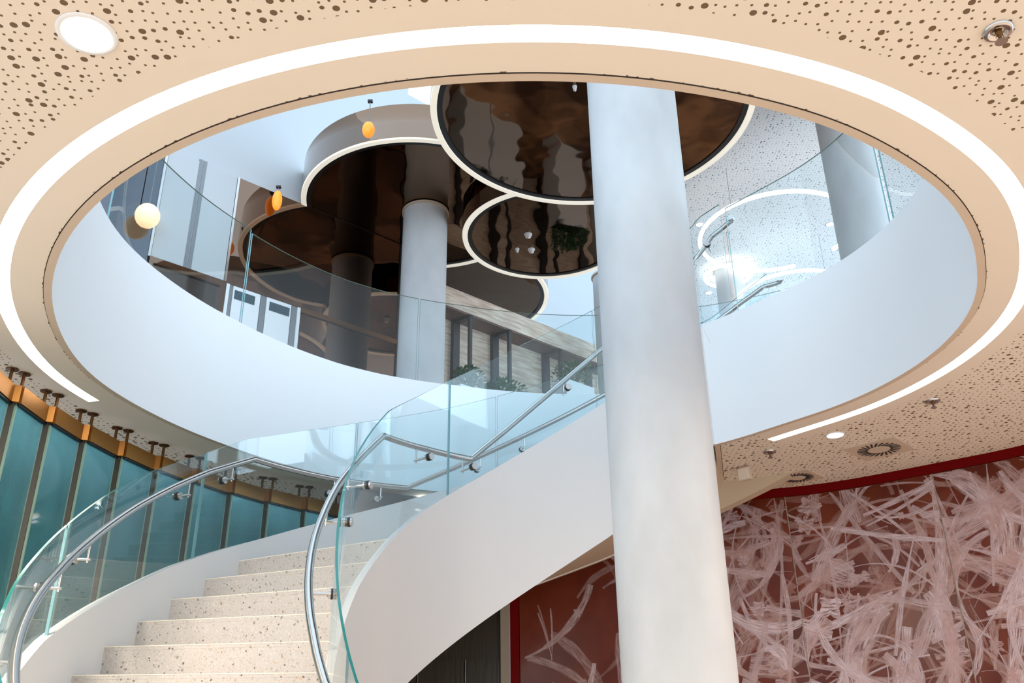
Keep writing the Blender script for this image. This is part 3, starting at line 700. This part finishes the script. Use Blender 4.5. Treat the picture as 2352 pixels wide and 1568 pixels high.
# ------------------------------------------------------------------ fittings of the lower ceiling
def sprinkler(x, y, label, big=1.):
    o = empty('sprinkler', (x, y, LOW), label, 'sprinkler', 'ceiling sprinklers')
    mb = MB(); mb.lathe((x, y, LOW), [(.052*big, 0), (.05*big, -.01), (.036*big, -.014), (.03*big, -.004), (.022*big, -.004)], M_steel, 32); part(mb, 'escutcheon', o)
    mb = MB(); mb.lathe((x, y, LOW), [(.012, 0), (.012, -.02), (.006, -.022), (.006, -.045)], M_gold_dark, 16)
    mb.tube([(x-.012, y, LOW-.02), (x-.015, y, LOW-.035), (x, y, LOW-.05), (x+.015, y, LOW-.035), (x+.012, y, LOW-.02)], .0022, M_steel, 6); part(mb, 'head', o)
    mb = MB(); mb.lathe((x, y, LOW-.05), [(0, 0), (.02*big, 0), (.022*big, -.003), (0, -.003)], M_steel, 20, False); part(mb, 'deflector', o)
sprinkler(1.74, 2.54, 'chrome sprinkler at the upper right corner, in front of the opening', 1.0)
sprinkler(2.94, 6.12, 'small dark sprinkler right of the far light strip')
sprinkler(2.06, 7.19, 'small dark sprinkler left of the square vent, by the column')
def vent(x, y, size, rz, label):
    o = empty('air_vent', (x, y, LOW), label, 'vent', 'square swirl air vents')
    ax = ((cos(rz), sin(rz), 0), (-sin(rz), cos(rz), 0), (0, 0, 1))
    mb = MB(); mb.box((x, y, LOW-.006), (size, size, .012), M_trim, ax); part(mb, 'plate', o)
    for k in range(24):
        a = 2*math.pi*k/24; r0, r1 = size*.2, size*.4; mb = MB(); d = (cos(a+.35), sin(a+.35), 0); e = (-d[1], d[0], 0)
        c = (x+(r0+r1)/2*cos(a), y+(r0+r1)/2*sin(a), LOW-.0125); mb.box(c, (r1-r0, .016, .003), M_black, (d, e, (0, 0, 1))); part(mb, 'slot', o)
    mb = MB(); mb.lathe((x, y, LOW-.012), [(0, -.003), (size*.19, -.003), (size*.195, 0)], M_trim, 32, False); part(mb, 'hub', o)
vent(2.92, 7.14, .42, math.atan2(-.25, .24)+.05, 'square swirl air vent with black slots in full view on the right ceiling')
vent(2.47, 7.88, .34, math.atan2(-.25, .24)+.05, 'square air vent partly hidden by the stair underside')
o = empty('exit_sign_box', (1.93, 7.55, LOW), 'small blank cream square sign box hanging from the ceiling right of the column', 'sign box')
ax_ = Vector((.75, -.66, 0)); ay_ = Vector((.66, .75, 0)); AX = (tuple(ax_), tuple(ay_), (0, 0, 1))
mb = MB(); mb.box((1.93, 7.55, LOW-.075), (.112, .03, .11), M_trim, AX); part(mb, 'housing', o)
mb = MB(); mb.box((1.93-.0105, 7.55-.012, LOW-.075), (.096, .012, .092), M_plain, AX); part(mb, 'face', o)

# ------------------------------------------------------------------ stepped teal glass screen on the left
HB, HT = 2.19+E, 2.30+E
th0 = -79.2; DTH = 5.28
names = ['leftmost full panel', 'second panel', 'third panel', 'fourth panel', 'fifth panel', 'sixth panel', 'seventh panel', 'eighth panel', 'ninth panel', 'tenth panel']
def screen_unit(k):
    ta = th0+DTH*k; tb = ta+DTH*.94
    a = Vector(pt(ta, 3.975, 0)[:2]); b = Vector(pt(tb, 4.015, 0)[:2]); nx = Vector(pt(ta+DTH, 3.975, 0)[:2])
    pos = {-3: 'third before the left edge of view', -2: 'just outside the left edge', -1: 'at the left edge, with fine vertical ribs', 0: 'second from the left edge', 1: 'third from the left edge', 2: 'fourth from the left edge', 3: 'fifth from the left edge', 4: 'sixth from the left edge', 5: 'seventh from the left edge', 6: 'eighth from the left edge', 7: 'ninth from the left edge', 8: 'tenth from the left edge'}[k]
    o = empty('glass_screen_unit', (a.x, a.y, 0), 'teal glass screen panel under bronze rail, '+pos, 'glass screen', 'fluted teal glass screen panels')
    d = (b-a).normalized(); nn = Vector((-d.y, d.x)); ln = (b-a).length
    def seg(mb, p, q, w_, z0, z1, mt, uv=False):
        dd = (q-p).normalized(); n2 = Vector((-dd.y, dd.x))*w_/2
        vs = []
        for z in (z0, z1):
            for s_ in (p-n2, q-n2, q+n2, p+n2): vs.append((s_.x, s_.y, z))
        uvs = [(0, 0), (.4, 0), (.4, 0), (0, 0), (0, 1), (.4, 1), (.4, 1), (0, 1)] if uv else None
        mb.add(vs, [(0, 1, 2, 3), (4, 5, 6, 7), (0, 1, 5, 4), (1, 2, 6, 5), (2, 3, 7, 6), (3, 0, 4, 7)], mt, uvs=uvs)
    mb = MB(); seg(mb, a+d*.012, b-d*.012, .02, 0, HB, M_teal, True); part(mb, 'pane', o)
    mb = MB(); seg(mb, b-d*.012, b-d*.002, .022, 0, HB, M_teal_edge); seg(mb, a, a+d*.01, .022, 0, HB, M_teal_edge); part(mb, 'edge_strip', o)
    mb = MB(); seg(mb, b+d*.004, nx-(nx-b).normalized()*.004, .02, 0, HB, M_dark_post); part(mb, 'return_strip', o)
    mb = MB(); seg(mb, a-d*.0, b+d*.02, .075, HB, HT, M_gold); seg(mb, b+(nx-b)*.1, nx+(nx-b).normalized()*.02, .075, HB, HT, M_gold); part(mb, 'header_rail', o)
    mb = MB(); seg(mb, a, b, .06, HB-.012, HB, M_black); part(mb, 'seal', o)
    for t in (.07, .90):
        p = a+(b-a)*t; mb = MB(); mb.cyl((p.x, p.y, HT-.01), (p.x, p.y, LOW-.003), .0105, M_gold_dark, 12); hg = part(mb, 'hanger', o); mb = MB()
        mb.lathe((p.x, p.y, LOW), [(.038, -.001), (.038, -.007), (.01, -.009)], M_gold_dark, 24, False); part(mb, 'flange', hg)
for k in range(-3, 8): screen_unit(k)
# dark hall wall behind the upper end of the screen
mb = MB(); mb.sweep([[pt(t, 3.74, 3.35), pt(t, 3.9, 3.35), pt(t, 3.9, LOW), pt(t, 3.74, LOW)] for t in frange(-37, -17, 14)], M_greywall); mb.build('wall_left')['kind'] = 'structure'
o = empty('ceiling_light_strip', pt(-26, 3.72, 2.36+E), 'short bright light strip on the dark wall behind the inner glass', 'ceiling light', 'lights on the dark wall')
mb = MB(); mb.sweep([[pt(t, 3.70, 2.374+E), pt(t, 3.74, 2.374+E), pt(t, 3.74, 2.388+E), pt(t, 3.70, 2.388+E)] for t in frange(-27.7, -24.4, 5)], M_led); part(mb, 'diffuser', o)
o = empty('downlight', pt(-26.8, 3.72, 2.33+E), 'small oval light just below the short light strip', 'ceiling light', 'lights on the dark wall')
mb = MB(); mb.sweep([[pt(t, 3.71, 2.328+E), pt(t, 3.74, 2.328+E), pt(t, 3.74, 2.34+E), pt(t, 3.71, 2.34+E)] for t in frange(-27.5, -26.2, 4)], M_led); part(mb, 'lens', o)

# ------------------------------------------------------------------ red mural wall on the right
RW = [(5.6, 5.0), (4.9, 6.15), (4.06, 7.10), (3.61, 7.49), (3.06, 7.91), (2.70, 8.12), (2.30, 8.26), (1.7, 8.42), (1.0, 8.5), (-.05, 8.52)]
# resample smoothly
def catmull(pts, m_):
    res = []; q = [pts[0]]+pts+[pts[-1]]
    for i in range(1, len(q)-2):
        for j in range(m_):
            t = j/m_; a, b, c, d = [Vector(v) for v in q[i-1:i+3]]
            res.append(.5*((2*b)+(c-a)*t+(2*a-5*b+4*c-d)*t*t+(3*b-a-3*c+d)*t**3))
    res.append(Vector(pts[-1])); return res
RWs = catmull(RW, 10)
cum = [0]
for a, b in zip(RWs[:-1], RWs[1:]): cum.append(cum[-1]+(b-a).length)
LTOT = cum[-1]
def rw(s):
    s = max(0, min(LTOT, s))
    for i in range(len(cum)-1):
        if s <= cum[i+1]:
            t = (s-cum[i])/(cum[i+1]-cum[i]); p = RWs[i].lerp(RWs[i+1], t); d = (RWs[i+1]-RWs[i]).normalized(); return p, Vector((d.y, -d.x))*-1
    return RWs[-1], Vector((0, -1))
def rn(s):
    p, n_ = rw(s); v = Vector((CX, CY))-p
    if n_.dot(v) < 0: n_ = -n_
    return p, n_
def rw_box(mb, s0, s1, z0, z1, d0, d1, mt):
    secs = []
    for s in frange(s0, s1, max(2, int((s1-s0)/.08)+2)):
        p, n_ = rn(s); a = p+n_*d0; b = p+n_*d1
        secs.append([(a.x, a.y, z0), (b.x, b.y, z0), (b.x, b.y, z1), (a.x, a.y, z1)])
    mb.sweep(secs, mt)
def s_at(x, y): return min(((RWs[i]-Vector((x, y))).length, cum[i]) for i in range(len(cum)))[1]
mb = MB(); rw_box(mb, 0, LTOT, 0, LOW, -.12, -.02, M_red); mb.build('wall_right')['kind'] = 'structure'
ZT = 2.325+E
mb = MB(); rw_box(mb, 0, LTOT+0, ZT, LOW, -.02, .0, M_red); rw_box(mb, LTOT-.08, LTOT, 0, ZT, -.02, .0, M_red); mb.build('trim_5')['kind'] = 'structure'
j1, j2, j3 = s_at(3.5, 7.58), s_at(2.42, 8.21), LTOT-.082
bounds = [0, (j1)*.45, j1, j2, s_at(1.35, 8.47), j3]
plabels = ['red-brown mural panel beyond the right edge of view', 'red-brown mural panel at the right edge, densest pale lilac strokes', 'red-brown mural panel in the middle of the right wall with a web of strokes', 'red-brown mural panel directly right of the thick column', 'red-brown mural panel left of the thick column with bold curved strokes']
rnd = random.Random(21)
def stroke(mb, s0, z0, ang, length, width, curve, smin, smax, zmin, zmax, d, uoff):
    n_ = max(8, int(length/.035)); s, z = s0, z0; a = ang; row = []
    for i in range(n_+1):
        t = i/n_; wd = width*(.35+.65*math.sin(math.pi*min(1, t*1.15+.08))**.5)*(1+.12*math.sin(t*17+s0*9))
        row.append((s, z, a, wd, t)); a += curve/n_; s += cos(a)*length/n_; z += sin(a)*length/n_
    vs = []; us = []
    for s, z, a, wd, t in row:
        for sg in (-1, 1):
            ss = min(max(s-sin(a)*wd/2*sg, smin), smax); zz = min(max(z+cos(a)*wd/2*sg, zmin), zmax)
            p, nn = rn(ss); q = p+nn*d; vs.append((q.x, q.y, zz)); us.append((uoff+t*length*3, (.02 if sg < 0 else .98)+int(uoff*977)%211))
    fs = [(2*i, 2*i+2, 2*i+3, 2*i+1) for i in range(n_)]
    mb.add(vs, fs, M_stroke, uvs=us)
def blob(mb, s0, z0, r, d, smin, smax, zmin, zmax, uoff):
    n_ = 22; p, nn = rn(s0); vs = []; us = []
    lob = rnd.randint(4, 7); ph = rnd.uniform(0, 6)
    q = p+nn*d; vs.append((q.x, q.y, z0)); us.append((uoff, .5+int(uoff*977)%211))
    for i in range(n_):
        a = 2*math.pi*i/n_; rr = r*(.8+.22*math.sin(a*lob+ph)+rnd.uniform(-.12, .12)); ss = min(max(s0+rr*cos(a), smin), smax); zz = min(max(z0+rr*sin(a), zmin), zmax)
        p, nn = rn(ss); q = p+nn*d; vs.append((q.x, q.y, zz)); us.append((uoff+rr*4*cos(a), .5+.42*math.sin(a)+int(uoff*977)%211))
    mb.add(vs, [(0, 1+i, 1+(i+1) % n_) for i in range(n_)], M_stroke, uvs=us)
ZB0 = .6
for k in range(5):
    s0, s1 = bounds[k]+.004, bounds[k+1]-.004
    p, nn = rn((s0+s1)/2); o = empty('mural_panel', (p.x, p.y, 0), plabels[k], 'wall panel', 'red-brown mural panels')
    mb = MB(); rw_box(mb, s0, s1, .05, ZT-.004, -.018, 0, M_mural); part(mb, 'panel', o)
    mb = MB(); lay = .0012; L_ = s1-s0
    if k < 4:
        ns = int(L_*(150 if k < 3 else 115))
        for i in range(ns):
            z = ZB0+E*0+rnd.uniform(.2, 1)**.8*(ZT-ZB0); s = rnd.uniform(s0, s1)
            dens = 1.0
            stroke(mb, s, z, rnd.uniform(0, 2*math.pi), rnd.uniform(.25, 1.6)**1.1, rnd.choice([.012, .02, .05, .07, .11, .03]), rnd.choice([rnd.uniform(-.5, .5), rnd.uniform(-2.6, 2.6)]), s0, s1, .06, ZT-.01, lay+.00002*i, rnd.uniform(0, 50))
        for i in range(int(L_*6)):      # broad thin smears
            stroke(mb, rnd.uniform(s0, s1), rnd.uniform(1.2, 3.4), rnd.uniform(0, 6.28), rnd.uniform(.4, 1.3), rnd.uniform(.14, .26), rnd.uniform(-2.2, 2.2), s0, s1, .06, ZT-.01, lay-.0009+.00001*i, rnd.uniform(0, 50))
        for i in range(int(L_*26)):
            blob(mb, rnd.uniform(s0+.05, s1-.05), rnd.uniform(ZB0+.6, ZT-.08), rnd.uniform(.03, .12), lay+.0014+.00002*i, s0, s1, .06, ZT-.01, rnd.uniform(0, 50))
    else:
        # bold shapes: azimuth runs right to left, so s grows towards the left
        S = lambda x: s_at(x, 8.5)
        zc = E
        st_ = [((.62, 1.62), (.1, 1.0), .07, .5), ((.9, 1.78), (.55, 1.52), .06, -.4), ((.1, 1.0), (.75, .55), .07, .5), ((.3, 1.2), (.75, .5), .10, .55), ((.2, 1.45), (.3, 1.0), .018, .1), ((.24, 1.45), (.32, 1.0), .018, .1), ((.29, 1.42), (.34, 1.0), .018, .1), ((.16, 1.38), (.27, 1.0), .018, .1),
               ((1.1, 1.4), (.62, .8), .05, .5), ((1.2, 1.1), (.6, .4), .06, .4), ((.95, 1.2), (1.0, .4), .09, -.2), ((.8, 1.95), (1.2, 1.55), .07, .2), ((1.25, 1.75), (.8, 1.6), .06, -.3), ((.62, .95), (.52, .6), .05, .2), ((1.1, 1.3), (1.15, .5), .05, .2), ((.2, .75), (.9, .35), .06, .3)]
        for i, ((xa, za), (xb, zb), wd, cv) in enumerate(st_):
            sa, sb = S(xa), S(xb); dx, dz = sb-sa, zb-za; ln = math.hypot(dx, dz)*1.05
            stroke(mb, sa, za+zc, math.atan2(dz, dx)-cv*.9, ln, wd, cv*1.8, s0, s1, .06, ZT-.01, lay+.0001*i, i*3.7)
        for i in range(26): stroke(mb, rnd.uniform(s0, s0+L_*.45), rnd.uniform(.8, 3.6), rnd.uniform(0, 6.28), rnd.uniform(.15, .5), rnd.choice([.012, .02, .04]), rnd.uniform(-1.5, 1.5), s0, s1, .06, ZT-.01, lay+.003+.0001*i, rnd.uniform(0, 50))
        for i in range(10): blob(mb, rnd.uniform(s0+.05, s1-.2), rnd.uniform(1.6, 3.4), rnd.uniform(.02, .05), lay+.006, s0, s1, .06, ZT-.01, rnd.uniform(0, 50))
    f = part(mb, 'brush_strokes', o, 'pale pink-white painted brush strokes'); f['kind'] = 'stuff'
for k, s_ in enumerate((j1, j2, bounds[4])):
    mb = MB(); rw_box(mb, s_-.0035, s_+.0035, .05, ZT-.004, -.018, .001, M_grey_frame); mb.build('trim_%d' % (7+k))['kind'] = 'structure'
# door frame and dark doors left of the mural
mb = MB(); mb.box((-.092, 8.57, LOW/2), (.082, .12, LOW), M_grey_frame); mb.build('trim_6')['kind'] = 'structure'
mb = MB(); mb.box((-2.6, 8.6, LOW/2), (5.0, .1, LOW), M_olive); mb.build('wall_front')['kind'] = 'structure'
for k, (xa, xb, lb) in enumerate(((-.44, -.14, 'dark olive door panel next to the grey frame'), (-.85, -.45, 'dark olive door panel, second from the grey frame'), (-1.3, -.86, 'dark olive door panel, third from the grey frame'))):
    o = empty('door_panel', ((xa+xb)/2, 8.53, 0), lb, 'door', 'dark olive door panels under the stair')
    mb = MB(); mb.box(((xa+xb)/2, 8.53, 1.3), (xb-xa-.008, .035, 2.6), M_olive); part(mb, 'leaf', o)
    mb = MB(); mb.box((xa+.004, 8.52, 1.3), (.006, .04, 2.6), M_steel); part(mb, 'edge', o)
